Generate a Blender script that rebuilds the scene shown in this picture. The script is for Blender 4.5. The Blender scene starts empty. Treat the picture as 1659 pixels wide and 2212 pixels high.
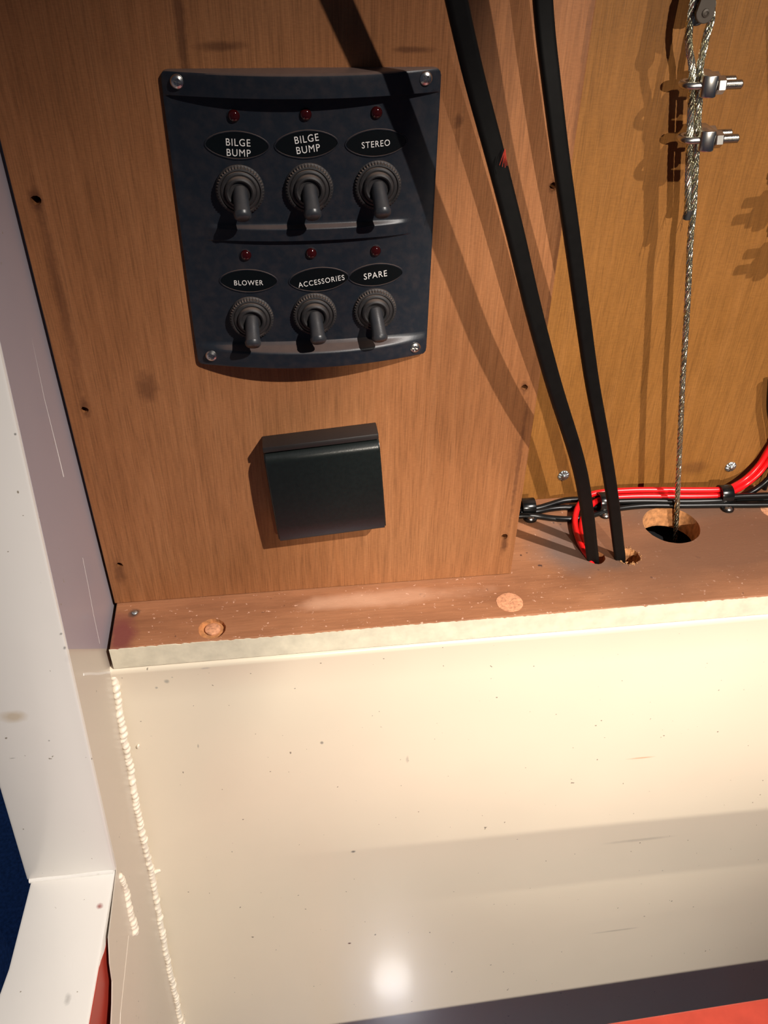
import bpy, bmesh, math, random
from mathutils import Vector, Matrix, Euler
random.seed(7)
sc = bpy.context.scene
C = sc.collection
PI = math.pi
# ---------------------------------------------------------------- camera frame (millimetres, camera at origin)
FPX, CX, CY = 1853.0, 829.5, 1106.0
RX = Vector((0.99155062, -0.06585685, 0.11175976))     # rows: world axis in camera coordinates (right, down, forward)
RY = Vector((-0.12841836, -0.62009977, 0.77394121))
RZ = Vector((0.01833287, -0.78175389, -0.62331754))
OFF = Vector((0, 0, 1.2))
def ray(px, py):
    q = Vector(((px-CX), (py-CY), FPX)).normalized()
    return Vector((RX.dot(q), RY.dot(q), RZ.dot(q)))
def onX(px, py, x): r = ray(px, py); return r*(x/r.x)
def onY(px, py, y): r = ray(px, py); return r*(y/r.y)
def onZ(px, py, z): r = ray(px, py); return r*(z/r.z)
def M(v): return Vector(v)*0.001+OFF                    # mm in the camera frame -> metres in the world
cam = bpy.data.objects.new('camera', bpy.data.cameras.new('camera')); C.objects.link(cam)
right = Vector((RX.x, RY.x, RZ.x)); down = Vector((RX.y, RY.y, RZ.y)); fwd = Vector((RX.z, RY.z, RZ.z))
m = Matrix((right, -down, -fwd)).transposed().to_4x4(); m.translation = OFF
cam.matrix_world = m
cam.data.sensor_fit = 'HORIZONTAL'; cam.data.sensor_width = 36; cam.data.lens = FPX*36/1659; cam.data.clip_start = .01
sc.camera = cam
# ---------------------------------------------------------------- world, lights, exposure
sc.view_settings.view_transform = 'Standard'; sc.view_settings.look = 'None'
sc.view_settings.gamma = 1; sc.view_settings.use_curve_mapping = False; sc.view_settings.exposure = 0.0
w = bpy.data.worlds.new('world'); sc.world = w; w.use_nodes = True
w.node_tree.nodes['Background'].inputs[0].default_value = (.55, .68, 1.0, 1)
w.node_tree.nodes['Background'].inputs[1].default_value = .05
DA = Vector((-.679, 1, -1.287)).normalized()
DB = Vector((-.07, 1, -.389)).normalized()
def spot(name, target, d, dist, power, col, size, blend, rad, aim=None):
    l = bpy.data.lights.new(name, 'SPOT'); l.energy = power; l.color = col; l.spot_size = math.radians(size); l.spot_blend = blend
    l.shadow_soft_size = rad
    o = bpy.data.objects.new(name, l); C.objects.link(o)
    o.location = M(target)-d*dist
    a = M(aim) if aim else M(target)
    o.rotation_euler = (a-o.location).to_track_quat('-Z', 'Y').to_euler()
    return o
spot('key_lamp', (90, 370, -330), DA, 1.7, 172, (1.0, .925, .86), 33, 1.0, .011, aim=(25, 330, -560))
spot('fill_lamp', (150, 374, -260), DB, 1.5, 78, (1.0, .90, .77), 29, 1.0, .006, aim=(245, 400, -275))

# added light, no lamp there; makes the glint in the lower panel's gloss
_r = ray(850, 2110); _p = _r*((339.3+377.4*.187)/(_r.y-.187*_r.z)); _n = Vector((0, -1, .187)).normalized()
_v = _p.normalized(); _m = _v-_n*(2*_v.dot(_n))
l_ = bpy.data.lights.new('low_lamp', 'POINT'); l_.energy = .34; l_.shadow_soft_size = .022; l_.color = (1, .93, .85)
o_ = bpy.data.objects.new('low_lamp', l_); C.objects.link(o_); o_.location = M(_p+_m*430)

# ---------------------------------------------------------------- materials
def s2l(c): return tuple(((x/255)/12.92 if x/255 <= .04045 else ((x/255+.055)/1.055)**2.4) for x in c)
def mat(name):
    m = bpy.data.materials.new(name); m.use_nodes = True
    nt = m.node_tree; return m, nt, nt.nodes['Principled BSDF']
def N(nt, t, **k):
    n = nt.nodes.new(t)
    for a, b in k.items():
        if a.startswith('i_'): n.inputs[a[2:].replace('_', ' ')].default_value = b
        else: setattr(n, a, b)
    return n
def noise(nt, scale, detail=4, vec=(1, 1, 1), rough=.55, rot=(0, 0, 0), dist=0):
    tc = N(nt, 'ShaderNodeTexCoord'); mp = N(nt, 'ShaderNodeMapping')
    mp.inputs['Scale'].default_value = vec; mp.inputs['Rotation'].default_value = rot
    nt.links.new(tc.outputs['Object'], mp.inputs[0])
    n = N(nt, 'ShaderNodeTexNoise'); n.inputs['Scale'].default_value = scale; n.inputs['Detail'].default_value = detail
    n.inputs['Roughness'].default_value = rough; n.inputs['Distortion'].default_value = dist
    nt.links.new(mp.outputs[0], n.inputs['Vector']); return n.outputs['Fac']
def ramp(nt, fac, stops):
    r = N(nt, 'ShaderNodeValToRGB')
    e = r.color_ramp.elements
    while len(e) < len(stops): e.new(.5)
    for i, (p, c) in enumerate(stops):
        e[i].position = p; e[i].color = (*c, 1) if len(c) == 3 else c
    nt.links.new(fac, r.inputs[0]); return r.outputs[0]
def mix(nt, fac, a, b, mode='MIX'):
    n = N(nt, 'ShaderNodeMix', data_type='RGBA', blend_type=mode)
    for i, v in ((0, fac), (6, a), (7, b)):
        if hasattr(v, 'links'): nt.links.new(v, n.inputs[i])
        elif isinstance(v, tuple): n.inputs[i].default_value = (*v, 1) if len(v) == 3 else v
        else: n.inputs[i].default_value = v
    return n.outputs[2]
def bump(nt, bs, h, strength, dist=.0005):
    b = N(nt, 'ShaderNodeBump'); b.inputs['Strength'].default_value = strength; b.inputs['Distance'].default_value = dist
    nt.links.new(h, b.inputs['Height']); nt.links.new(b.outputs[0], bs.inputs['Normal'])
def G(v): return (v, v, v)
def blob(nt, centre, r, stretch=(1, 1, 1), warp=.25):
    """1 inside a spot of radius r metres around a point of the object, 0 outside, with a ragged edge."""
    tc = N(nt, 'ShaderNodeTexCoord'); sub = N(nt, 'ShaderNodeVectorMath', operation='SUBTRACT')
    sub.inputs[1].default_value = centre; nt.links.new(tc.outputs['Object'], sub.inputs[0])
    mu = N(nt, 'ShaderNodeVectorMath', operation='MULTIPLY'); mu.inputs[1].default_value = stretch; nt.links.new(sub.outputs[0], mu.inputs[0])
    ln = N(nt, 'ShaderNodeVectorMath', operation='LENGTH'); nt.links.new(mu.outputs[0], ln.inputs[0])
    nz = noise(nt, .9/r, 3)
    ma = N(nt, 'ShaderNodeMath', operation='MULTIPLY_ADD'); ma.inputs[1].default_value = r*warp*4; nt.links.new(nz, ma.inputs[0]); nt.links.new(ln.outputs['Value'], ma.inputs[2])
    mr = N(nt, 'ShaderNodeMapRange'); mr.inputs['From Min'].default_value = r*(1+2*warp); mr.inputs['From Max'].default_value = r*(.35+2*warp)
    nt.links.new(ma.outputs[0], mr.inputs['Value']); return mr.outputs[0]
def wood(name, dark, mid, light, rot=0, spots=(), rough=.5, stain=None):
    m, nt, b = mat(name)
    g1 = noise(nt, 9, 5, (22, 22, .9), .6, (0, rot, 0), .35)
    g2 = noise(nt, 60, 4, (26, 26, .9), .6, (0, rot, 0))
    g3 = noise(nt, 10, 3, (1, 1, .6), .5, (0, rot, 0))
    g4 = noise(nt, 380, 2, (1.0, 1, 7), .5, (0, rot, 0))
    c = ramp(nt, g1, [(.28, dark), (.5, mid), (.75, light)])
    c = mix(nt, .55, c, ramp(nt, g3, [(.3, dark), (.5, mid), (.72, light)]))
    c = mix(nt, .55, c, ramp(nt, g2, [(.3, G(.50)), (.48, G(.92)), (.72, G(1.22))]), 'MULTIPLY')
    c = mix(nt, .5, c, ramp(nt, g4, [(.35, G(.86)), (.65, G(1.14))]), 'MULTIPLY')
    for ce, r, st, col, a in spots:
        f = blob(nt, ce, r, st)
        ml = N(nt, 'ShaderNodeMath', operation='MULTIPLY'); ml.inputs[1].default_value = a; nt.links.new(f, ml.inputs[0])
        c = mix(nt, ml.outputs[0], c, col)
    nt.links.new(c, b.inputs['Base Color'])
    b.inputs['Roughness'].default_value = rough; b.inputs['Specular IOR Level'].default_value = .35
    bump(nt, b, g2, .5, .0003); return m
def plain(name, col, rough=.5, metal=0, spec=.5, mott=.1, scale=60, bmp=0, bscale=400, coat=0):
    m, nt, b = mat(name)
    n = noise(nt, scale, 3)
    c = mix(nt, 1.0, col, ramp(nt, n, [(.3, G(1-mott)), (.7, G(1+mott))]), 'MULTIPLY')
    nt.links.new(c, b.inputs['Base Color'])
    b.inputs['Roughness'].default_value = rough; b.inputs['Metallic'].default_value = metal
    b.inputs['Specular IOR Level'].default_value = spec; b.inputs['Coat Weight'].default_value = coat
    if bmp: bump(nt, b, noise(nt, bscale, 3), bmp, .0003)
    return m
def obj_pt(px, py, plane='y', v=373.88):           # object-space (metres) of a photographed mark on a plane
    p = {'y': onY, 'z': onZ, 'x': onX}[plane](px, py, v); q = M(p); return tuple(q)
DK = s2l((70, 38, 22))
def dusty(name, col, dust, rough=.45, amount=.8):
    m, nt, b = mat(name)
    n = noise(nt, 250, 4); g = N(nt, 'ShaderNodeNewGeometry'); sp = N(nt, 'ShaderNodeSeparateXYZ')
    nt.links.new(g.outputs['Normal'], sp.inputs[0])
    mr = N(nt, 'ShaderNodeMapRange'); mr.inputs['From Min'].default_value = .55; mr.inputs['From Max'].default_value = .95
    mr.inputs['To Max'].default_value = amount; nt.links.new(sp.outputs['Z'], mr.inputs['Value'])
    mm = N(nt, 'ShaderNodeMath', operation='MULTIPLY_ADD'); mm.inputs[1].default_value = .35; mm.inputs[2].default_value = -.14
    nt.links.new(n, mm.inputs[0])
    ad = N(nt, 'ShaderNodeMath', operation='ADD', use_clamp=True); nt.links.new(mr.outputs[0], ad.inputs[0]); nt.links.new(mm.outputs[0], ad.inputs[1])
    c = mix(nt, ad.outputs[0], col, dust); nt.links.new(c, b.inputs['Base Color'])
    b.inputs['Roughness'].default_value = rough
    bump(nt, b, noise(nt, 1500, 2), .12, .0002); return m

WOOD_SPOTS = [(obj_pt(318, 838), .006, (1, 1, .6), DK, .55), (obj_pt(480, 100), .007, (.6, 1, 3), DK, .6), (obj_pt(890, 107), .006, (.6, 1, 4), DK, .6),
              (obj_pt(78, 433), .0035, (1, 1, .5), DK, .7), (obj_pt(183, 880), .0030, (1, 1, .4), DK, .6), (obj_pt(258, 1235), .004, (1, 1, .35), DK, .5),
              (obj_pt(990, 262), .0025, (1, 1, .7), DK, .6), (obj_pt(1196, 403), .0028, (1, 1, .8), DK, .8), (obj_pt(1133, 837), .0028, (1, 1, .6), DK, .6),
              (obj_pt(1089, 1175), .0036, (1.3, 1, .35), DK, .7), (obj_pt(1120, 1000), .0028, (1.6, 1, .05), DK, .55), (obj_pt(130, 640), .003, (1, 1, .05), DK, .45),
              (obj_pt(390, 60), .003, (1.2, 1, .07), DK, .6), (obj_pt(1200, 560), .0022, (1.6, 1, .04), DK, .4), (obj_pt(1265, 120), .0028, (1.6, 1, .05), DK, .4)]
m_wood = wood('varnished_teak_ply', s2l((122, 77, 45)), s2l((150, 98, 60)), s2l((168, 115, 75)), 0, WOOD_SPOTS, .48)
m_wood2 = wood('yellow_ply', s2l((124, 80, 34)), s2l((142, 94, 42)), s2l((154, 104, 52)), math.radians(-3), [(obj_pt(1500, 1010, 'y', 446), .012, (1, 1, 1.8), DK, .4)], .5)
m_edge = wood('ply_edge', s2l((80, 50, 25)), s2l((120, 78, 42)), s2l((150, 100, 60)), 0, (), .8)
m_raw = plain('raw_drilled_wood', s2l((185, 128, 80)), .9, mott=.35, scale=300, bmp=.5)
def ledge_material():
    m, nt, b = mat('worn_varnish_ledge')
    c = ramp(nt, noise(nt, 14, 5, (1, 2.5, 1)), [(.3, s2l((138, 90, 60))), (.5, s2l((160, 108, 74))), (.72, s2l((174, 121, 86)))])
    c = mix(nt, .6, c, ramp(nt, noise(nt, 60, 4, (1, 14, 6)), [(.3, G(.8)), (.7, G(1.12))]), 'MULTIPLY')
    c = mix(nt, ramp(nt, noise(nt, 420, 3), [(.66, G(0)), (.72, G(1))]), c, s2l((215, 170, 145)))
    c = mix(nt, ramp(nt, noise(nt, 170, 2), [(.72, G(0)), (.77, G(1))]), c, s2l((75, 50, 42)))
    def sp(px, py, r, st, col, a):
        nonlocal c
        f = blob(nt, obj_pt(px, py, 'z', -356.5), r, st)
        ml = N(nt, 'ShaderNodeMath', operation='MULTIPLY'); ml.inputs[1].default_value = a; nt.links.new(f, ml.inputs[0])
        c = mix(nt, ml.outputs[0], c, col)
    sp(1230, 1180, .030, (1, 1, 1), s2l((112, 98, 92)), .85)
    sp(1330, 1215, .018, (1, 1.6, 1), s2l((95, 84, 78)), .8)
    sp(1500, 1105, .055, (.6, 3, 1), s2l((112, 92, 80)), .7)
    sp(1560, 1190, .075, (.6, 1.3, 1), s2l((112, 78, 58)), .9)
    sp(850, 1290, .016, (.25, 2, 1), s2l((210, 165, 135)), .45)
    sp(750, 1300, .014, (.4, 2, 1), s2l((205, 160, 130)), .45)
    sp(262, 1370, .010, (1, .45, 1), s2l((120, 62, 55)), .95)
    sp(290, 1324, .004, (1, 1, 1), s2l((60, 48, 42)), .95)
    sp(1101, 1301, .0078, (1, 1, 1), s2l((205, 145, 105)), .0)
    nt.links.new(c, b.inputs['Base Color']); b.inputs['Roughness'].default_value = .6
    bump(nt, b, noise(nt, 300, 4, (1, 3, 1)), .3, .0003); return m
m_ledge = ledge_material()
def paint(name, col, rough, marks=(), plane='y', pv=300, tint=None):
    m, nt, b = mat(name)
    c = ramp(nt, noise(nt, 6, 3), [(.3, tuple(x*.95 for x in col)), (.7, tuple(min(1, x*1.03) for x in col))])
    c = mix(nt, ramp(nt, noise(nt, 330, 1), [(.78, G(0)), (.8, G(1))]), c, s2l((150, 140, 125)))
    for ce, r, st, k, a in marks:
        f = blob(nt, ce, r, st, .15)
        ml = N(nt, 'ShaderNodeMath', operation='MULTIPLY'); ml.inputs[1].default_value = a; nt.links.new(f, ml.inputs[0])
        c = mix(nt, ml.outputs[0], c, k)
    nt.links.new(c, b.inputs['Base Color']); b.inputs['Roughness'].default_value = rough
    b.inputs['Coat Weight'].default_value = .25; b.inputs['Coat Roughness'].default_value = .12
    bump(nt, b, noise(nt, 45, 3), .25, .0004); return m
KC = .187
def onCream(px, py, lift=0):                         # point on the leaning lower panel
    r = ray(px, py); k = KC; t = (339.3-lift+377.4*k)/(r.y-k*r.z); return r*t
GY = s2l((120, 118, 112)); BR = s2l((95, 52, 35))
cm = []
for px, py, r, st, col, a in ((763, 1840, .0021, (1, 1, 1.6), GY, .9), (755, 2038, .0016, (1, 1, 1.5), BR, 1), (695, 1604, .0013, (1, 1, .8), GY, .8), (904, 1753, .0006, (1, 1, 1), BR, .9),
                              (428, 1612, .0012, (1.5, 1, .6), GY, .5), (1385, 1637, .005, (.45, 1, 6), s2l((225, 160, 125)), .7), (445, 1437, .0030, (.6, 1, 2.5), s2l((150, 150, 150)), .9),
                              (360, 1472, .0018, (1, 1, 1), s2l((150, 150, 140)), .7), (338, 1486, .0010, (1, 1, 1), s2l((150, 150, 140)), .7), (372, 1462, .0008, (1, 1, 1), s2l((150, 150, 140)), .7),
                              (880, 1640, .0018, (1.5, 1, .5), GY, .35), (480, 1706, .0006, (1, 1, 1), BR, .7), (1380, 1815, .009, (.3, 1, 5), GY, .25), (1330, 2010, .009, (.4, 1, 7), GY, .3)):
    cm.append((tuple(M(onCream(px, py))), r, st, col, a))
m_cream = paint('cream_gloss_paint', s2l((226, 214, 191)), .28, cm)
def onPost(px, py):
    k = .186; r = ray(px, py); t = (311.8+158.9*k)/(r.y-k*r.z); return r*t
pm = [(tuple(M(onPost(28, 1548))), .006, (.8, 1, 1.4), s2l((190, 165, 125)), .6), (tuple(M(onPost(33, 938))), .0007, (1, 1, 1), GY, .9), (tuple(M(onPost(132, 1370))), .0009, (1, 1, 1), GY, .8),
      (tuple(M(onPost(140, 1400))), .0009, (1, 1, .7), GY, .8), (tuple(M(onPost(27, 1638))), .0018, (1, 1, 4), GY, .5), (tuple(M(onPost(106, 1600))), .0006, (1, 1, 1), GY, .7),
      (tuple(M(onZ(215, 1955, -445))), .0022, (1, 1, 1), s2l((140, 35, 30)), .95), (tuple(M(onZ(145, 2157, -445))), .0022, (1, .6, 1), GY, .5), (tuple(M(onPost(212, 1884))), .0014, (.8, 1, 4), GY, .8),
      (tuple(M(onX(150, 1420, -105))), .003, (1, 1, 1), s2l((205, 200, 195)), .3)]
m_post = paint('white_steel_paint', s2l((230, 225, 217)), .32, pm)
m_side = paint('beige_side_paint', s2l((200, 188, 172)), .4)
m_side2 = paint('lilac_grey_side_paint', s2l((172, 165, 172)), .4)  # greyer and darker tone for the side strip above the seam
m_bead = plain('painted_weld', s2l((238, 228, 208)), .3, mott=.03, coat=.3)
m_fascia = plain('worn_white_edge_paint', s2l((222, 215, 190)), .6, mott=.10, scale=120, bmp=.5, bscale=200)
m_black = plain('black_cable_jacket', s2l((11, 10, 9)), .5, spec=.18, mott=.2, scale=200)
m_wire = plain('black_wire', s2l((13, 13, 13)), .32, spec=.35, mott=.1)
m_clip = plain('black_nylon', s2l((14, 14, 14)), .22, mott=.1)
m_redw = plain('red_wire', s2l((238, 22, 28)), .3, mott=.05)
m_panel = dusty('charcoal_plastic', s2l((24, 30, 38)), s2l((98, 80, 72)), .42)
m_nut = dusty('dusty_black_rubber', s2l((34, 33, 34)), s2l((104, 88, 78)), .6, .75)
m_boot = dusty('grey_rubber', s2l((46, 48, 52)), s2l((96, 88, 82)), .36, .35)
m_plate = plain('black_label', s2l((8, 12, 13)), .3, mott=.1)
m_white = plain('white_print', s2l((232, 228, 222)), .6, mott=.06, scale=900)
m_led = plain('dark_red_lens', s2l((48, 8, 9)), .08, mott=.05)
m_lid = plain('black_textured_plastic', s2l((21, 26, 25)), .30, mott=.15, scale=500, bmp=.12, bscale=1600)
m_lidframe = plain('black_frame_plastic', s2l((34, 30, 29)), .5, mott=.1)
m_steel = plain('stainless', (.55, .53, .50), .28, 1, mott=.15, scale=300)
m_rope = plain('stainless_wire', (.74, .72, .58), .26, 1, mott=.12, scale=500)
m_zinc = plain('zinc_screw', (.55, .62, .62), .4, 1, mott=.25, scale=600)
m_cheek = plain('dull_brown_plate', s2l((76, 68, 60)), .55, .3, mott=.12)
m_dark = plain('dark_void', s2l((12, 12, 14)), .8)  # near-black colour standing for unlit depth
m_navy = plain('navy_fabric', s2l((95, 140, 205)), .9, mott=.3, scale=250, bmp=.8, bscale=900)
m_red = plain('red_oxide_paint', s2l((168, 58, 44)), .4, mott=.08, scale=30)
m_redfloor = plain('red_floor_paint', s2l((196, 74, 56)), .35, mott=.12, scale=60, bmp=.3)
m_chips = plain('wood_chips', s2l((190, 140, 90)), .9, mott=.4, scale=900)
m_fill = plain('speckled_wood_filler', s2l((206, 146, 108)), .9, mott=.35, scale=500, bmp=.6, bscale=700)
m_oak = wood('varnished_rail', s2l((110, 60, 30)), s2l((150, 88, 44)), s2l((170, 110, 60)))  # wood of the two unseen light blockers

# ---------------------------------------------------------------- mesh helpers (mm)
def tag(o, label=None, cat=None, group=None, kind=None):
    for k, v in (('label', label), ('category', cat), ('group', group), ('kind', kind)):
        if v: o[k] = v
    return o
def empty(name, at):
    o = bpy.data.objects.new(name, None); C.objects.link(o); o.location = M(at); o.empty_display_size = .01; return o
class MB:
    def __init__(s): s.v = []; s.f = []; s.mi = []; s.cur = 0
    def add(s, vs, fs):
        n = len(s.v); s.v += [Vector(v) for v in vs]; s.f += [tuple(i+n for i in f) for f in fs]; s.mi += [s.cur]*len(fs)
    def box(s, a, b):
        x0, y0, z0 = a; x1, y1, z1 = b
        s.add([(x0,y0,z0),(x1,y0,z0),(x1,y1,z0),(x0,y1,z0),(x0,y0,z1),(x1,y0,z1),(x1,y1,z1),(x0,y1,z1)],
              [(0,3,2,1),(4,5,6,7),(0,1,5,4),(1,2,6,5),(2,3,7,6),(3,0,4,7)])
    def hexa(s, bot, top):                      # two matching n-gons
        n = len(bot); s.add(list(bot)+list(top), [tuple(range(n))[::-1], tuple(range(n, 2*n))]+[(i, (i+1) % n, n+(i+1) % n, n+i) for i in range(n)])
    def lathe(s, prof, org=(0, 0, 0), axis=(0, -1, 0), seg=32, knurl=None):
        """profile of (radius, height) along axis."""
        ax = Vector(axis).normalized(); q = ax.to_track_quat('Z', 'Y'); u = q @ Vector((1, 0, 0)); w2 = q @ Vector((0, 1, 0)); o = Vector(org)
        vs = []; fs = []
        for j, (r, h) in enumerate(prof):
            for i in range(seg):
                a = 2*PI*i/seg; rr = r
                if knurl and j in knurl: rr = r-(.45 if i % 2 else 0)
                vs.append(o+ax*h+(u*math.cos(a)+w2*math.sin(a))*rr)
        for j in range(len(prof)-1):
            for i in range(seg):
                k = (i+1) % seg; fs.append((j*seg+i, j*seg+k, (j+1)*seg+k, (j+1)*seg+i))
        fs.append(tuple(range(seg))[::-1]); fs.append(tuple((len(prof)-1)*seg+i for i in range(seg)))
        s.add(vs, fs)
    def sweep(s, pts, sect, closed_ends=True):
        """sect(i, t) -> list of (u, v) in the frame at point i; parallel transport frame."""
        pts = [Vector(p) for p in pts]; n = len(pts)
        tan = [(pts[min(i+1, n-1)]-pts[max(i-1, 0)]).normalized() for i in range(n)]
        u = tan[0].cross(Vector((0, 1, 0))); u = u.normalized() if u.length > 1e-3 else Vector((1, 0, 0))
        vs = []; k = 0
        for i in range(n):
            u = (u-tan[i]*u.dot(tan[i])).normalized(); v = tan[i].cross(u)
            se = sect(i, i/(n-1)); k = len(se)
            vs += [pts[i]+u*a+v*b for a, b in se]
        fs = [(i*k+j, i*k+(j+1) % k, (i+1)*k+(j+1) % k, (i+1)*k+j) for i in range(n-1) for j in range(k)]
        if closed_ends: fs += [tuple(range(k))[::-1], tuple((n-1)*k+j for j in range(k))]
        s.add(vs, fs)
    def tube(s, pts, r, seg=10):
        rr = r if callable(r) else (lambda t: r)
        s.sweep(pts, lambda i, t: [(math.cos(2*PI*j/seg)*rr(t), math.sin(2*PI*j/seg)*rr(t)) for j in range(seg)])
    def mesh(s, name, mats, org=(0, 0, 0), smooth=True, bevel=0, angle=40):
        o = Vector(org); me = bpy.data.meshes.new(name)
        me.from_pydata([tuple((v-o)*.001) for v in s.v], [], s.f)
        for mt in (mats if isinstance(mats, (list, tuple)) else [mats]): me.materials.append(mt)
        for p, i in zip(me.polygons, s.mi): p.material_index = i
        bm = bmesh.new(); bm.from_mesh(me)
        if bevel:
            es = [e for e in bm.edges if len(e.link_faces) == 2 and e.calc_face_angle(0) > math.radians(35)]
            bmesh.ops.bevel(bm, geom=es, offset=bevel*.001, segments=2, affect='EDGES', profile=.5, clamp_overlap=True)
        bmesh.ops.recalc_face_normals(bm, faces=bm.faces)
        for e in bm.edges: e.smooth = not (len(e.link_faces) == 2 and e.calc_face_angle(0) > math.radians(angle))
        for f in bm.faces: f.smooth = smooth
        bm.to_mesh(me); bm.free(); return me
    def build(s, name, mats, parent=None, org=(0, 0, 0), loc=None, **k):
        """top level: placed at org in the world; child: vertices relative to the parent's location."""
        me = s.mesh(name, mats, org, **k); o = bpy.data.objects.new(name, me); C.objects.link(o)
        if parent: o.parent = parent; o.location = Vector(loc)*.001 if loc else (0, 0, 0)
        else: o.location = M(org)
        return o
def link(name, me, parent, loc=(0, 0, 0), rot=(0, 0, 0)):
    o = bpy.data.objects.new(name, me); C.objects.link(o); o.parent = parent; o.location = Vector(loc)*.001; o.rotation_euler = rot; return o
def copy_tree(o, parent=None):
    c = o.copy(); C.objects.link(c); c.parent = parent
    for ch in o.children: copy_tree(ch, c)
    return c
def apply_mods(o):
    dg = bpy.context.evaluated_depsgraph_get(); dg.update()
    me = bpy.data.meshes.new_from_object(o.evaluated_get(dg)); o.modifiers.clear(); o.data = me
def cut(o, cutters):
    obs = []
    for c in cutters:
        c.rotation_euler = o.rotation_euler
        md = o.modifiers.new('cut', 'BOOLEAN'); md.operation = 'DIFFERENCE'; md.solver = 'EXACT'; md.object = c
    bpy.context.view_layer.update(); apply_mods(o)
    for c in cutters: bpy.data.objects.remove(c)
    for p in o.data.polygons: p.use_smooth = False
def cutter(prof, at, axis, mats, seg=24, jag=0):
    b = MB(); b.lathe(prof, at, axis, seg)
    if jag:
        for v in b.v: v += Vector([random.uniform(-jag, jag) for _ in range(3)])
    return b.build('cutter', mats, smooth=False)
def catmull(P, step):
    P = [Vector(p) for p in P]; Q = [P[0]*2-P[1]]+P+[P[-1]*2-P[-2]]; out = []
    for i in range(1, len(Q)-2):
        n = max(2, int((Q[i+1]-Q[i]).length/step))
        for j in range(n):
            t = j/n; a, b, c, d = Q[i-1:i+3]
            out.append(.5*((2*b)+(c-a)*t+(2*a-5*b+4*c-d)*t*t+(3*b-a-3*c+d)*t**3))
    out.append(P[-1]); return out
BY = 373.88; YB = 446.0; LZ = -356.5; XS = -105.0; LF = 338.4
Z0 = tuple((0, 0, 0))

# ---------------------------------------------------------------- large structure
ORG = (0, 0, -1200)                                        # world origin, so object coordinates equal world metres
def struct(name, b, mats, label=None, parent=None, **k):
    o = b.build(name, mats, parent, org=ORG, **k)
    if parent is None: o['kind'] = 'structure'
    if label: o['label'] = label
    return o
b = MB(); b.box((60, YB, -390), (480, YB+9, 120))
wall_back = struct('wall_back', b, m_wood2, 'yellow-brown plywood bulkhead set back behind the wire rope')
b = MB(); b.box((-103.2, BY, -356.2), (133.4, BY+11, 120))
board = b.build('plywood_panel', [m_wood, m_edge, m_raw, m_dark], org=ORG, bevel=.5, smooth=False)
tag(board, 'wide varnished plywood panel carrying the switch panel and black socket cover', 'panel')
cs = []
for px, py, r in ((78, 433, 1.9), (183, 886, 1.7), (258, 1221, 1.6), (1196, 403, 1.7), (1133, 837, 1.6), (1089, 1160, 1.9)):
    p = onY(px, py, BY); cs.append(cutter([(r*1.25, -1), (r, 1.6), (r*.9, 10)], p-Vector((0, 0, 0)), (0, 1, 0), [m_wood, m_edge, m_raw, m_dark], 10, .25))
cut(board, cs)
b = MB(); b.box((-104, 345, -392), (480, YB+9, -384))  # black sheet: the cavity's shade is put into its colour
struct('wall_cavity', b, m_dark, 'dark lining seen down through the holes in the timber ledge')
# timber ledge with its drilled holes
b = MB(); b.box((-102.3, LF, LZ-15.6), (480, YB+.0, LZ))
ledge = b.build('timber_ledge', [m_ledge, m_raw, m_dark], org=ORG, bevel=.8, smooth=False)
tag(ledge, 'reddish brown varnished timber ledge running below both plywood panels', 'ledge')
h1 = onZ(1286, 1204, LZ); h2 = onZ(1356, 1201, LZ); hb = onZ(1450, 1134, LZ); rp = onZ(458, 1358, LZ)
def rawcut(prof, at, seg=32, jag=0):
    b = MB(); b.cur = 1; b.lathe(prof, at, (0, 0, -1), seg)
    if jag:
        for v in b.v: v.x += random.uniform(-jag, jag); v.y += random.uniform(-jag, jag)
    return b.build('cutter', [m_ledge, m_raw, m_dark], smooth=False)
cut(ledge, [rawcut([(6.3, -2), (6.3, 20)], h1, 20, .25), rawcut([(7.6, -2), (7.2, 20)], h2, 20, .4), rawcut([(18.6, -2), (18.2, 20)], hb, 40, .12), rawcut([(7.9, -2), (7.6, 2.6)], rp, 24, .25)])
# painted front edge of the ledge with a ragged top line
b = MB(); xs = [-102.5+i*1.5 for i in range(389)]; top = [LZ-.2-abs(random.gauss(0, .28))-(0.5 if random.random() < .05 else 0)+.25*math.sin(i*.07) for i in range(389)]
vs = []
for x, t in zip(xs, top): vs += [(x, LF-.35, LZ-15.7), (x, LF-.35, t), (x, LF+.1, t), (x, LF+.1, LZ-15.7)]
fs = []
for i in range(388): a = i*4; fs += [(a+j, a+(j+1) % 4, a+4+(j+1) % 4, a+4+j) for j in range(4)]
fs += [(0, 1, 2, 3), (388*4+3, 388*4+2, 388*4+1, 388*4)]
b.add(vs, fs)
fa = b.build('painted_edge', m_fascia, ledge, org=ORG, smooth=False); fa['label'] = 'off-white painted front edge'
b = MB(); b.lathe([(4.4, -2.2), (4.4, -1.4), (3.6, -.9), (0.2, -.7)], rp+Vector((.2, 1.2, 0)), (0, 0, 1), 24)
bolt = b.build('bolt_head', m_fill, ledge, org=ORG)
b = MB(); b.lathe([(7.9, -.6), (7.9, .15), (7.4, .25), (.2, .2)], onZ(1101, 1301, LZ), (0, 0, 1), 28)
for v in b.v: v += Vector((random.uniform(-.2, .2), random.uniform(-.2, .2), 0))
pl = b.build('wood_plug', m_fill, ledge, org=ORG); pl['label'] = 'pale speckled filler plug'
b = MB(); b.lathe([(7.6, -.6), (7.6, .15), (7.0, .2), (.2, .2)], onZ(1668, 1103, LZ), (0, 0, 1), 28)
b.build('wood_plug', m_fill, ledge, org=ORG)
b = MB(); b.lathe([(1.7, -.4), (1.7, .2), (1.2, .6), (.1, .8)], onZ(291, 1323, LZ), (0, 0, 1), 14)
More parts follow.
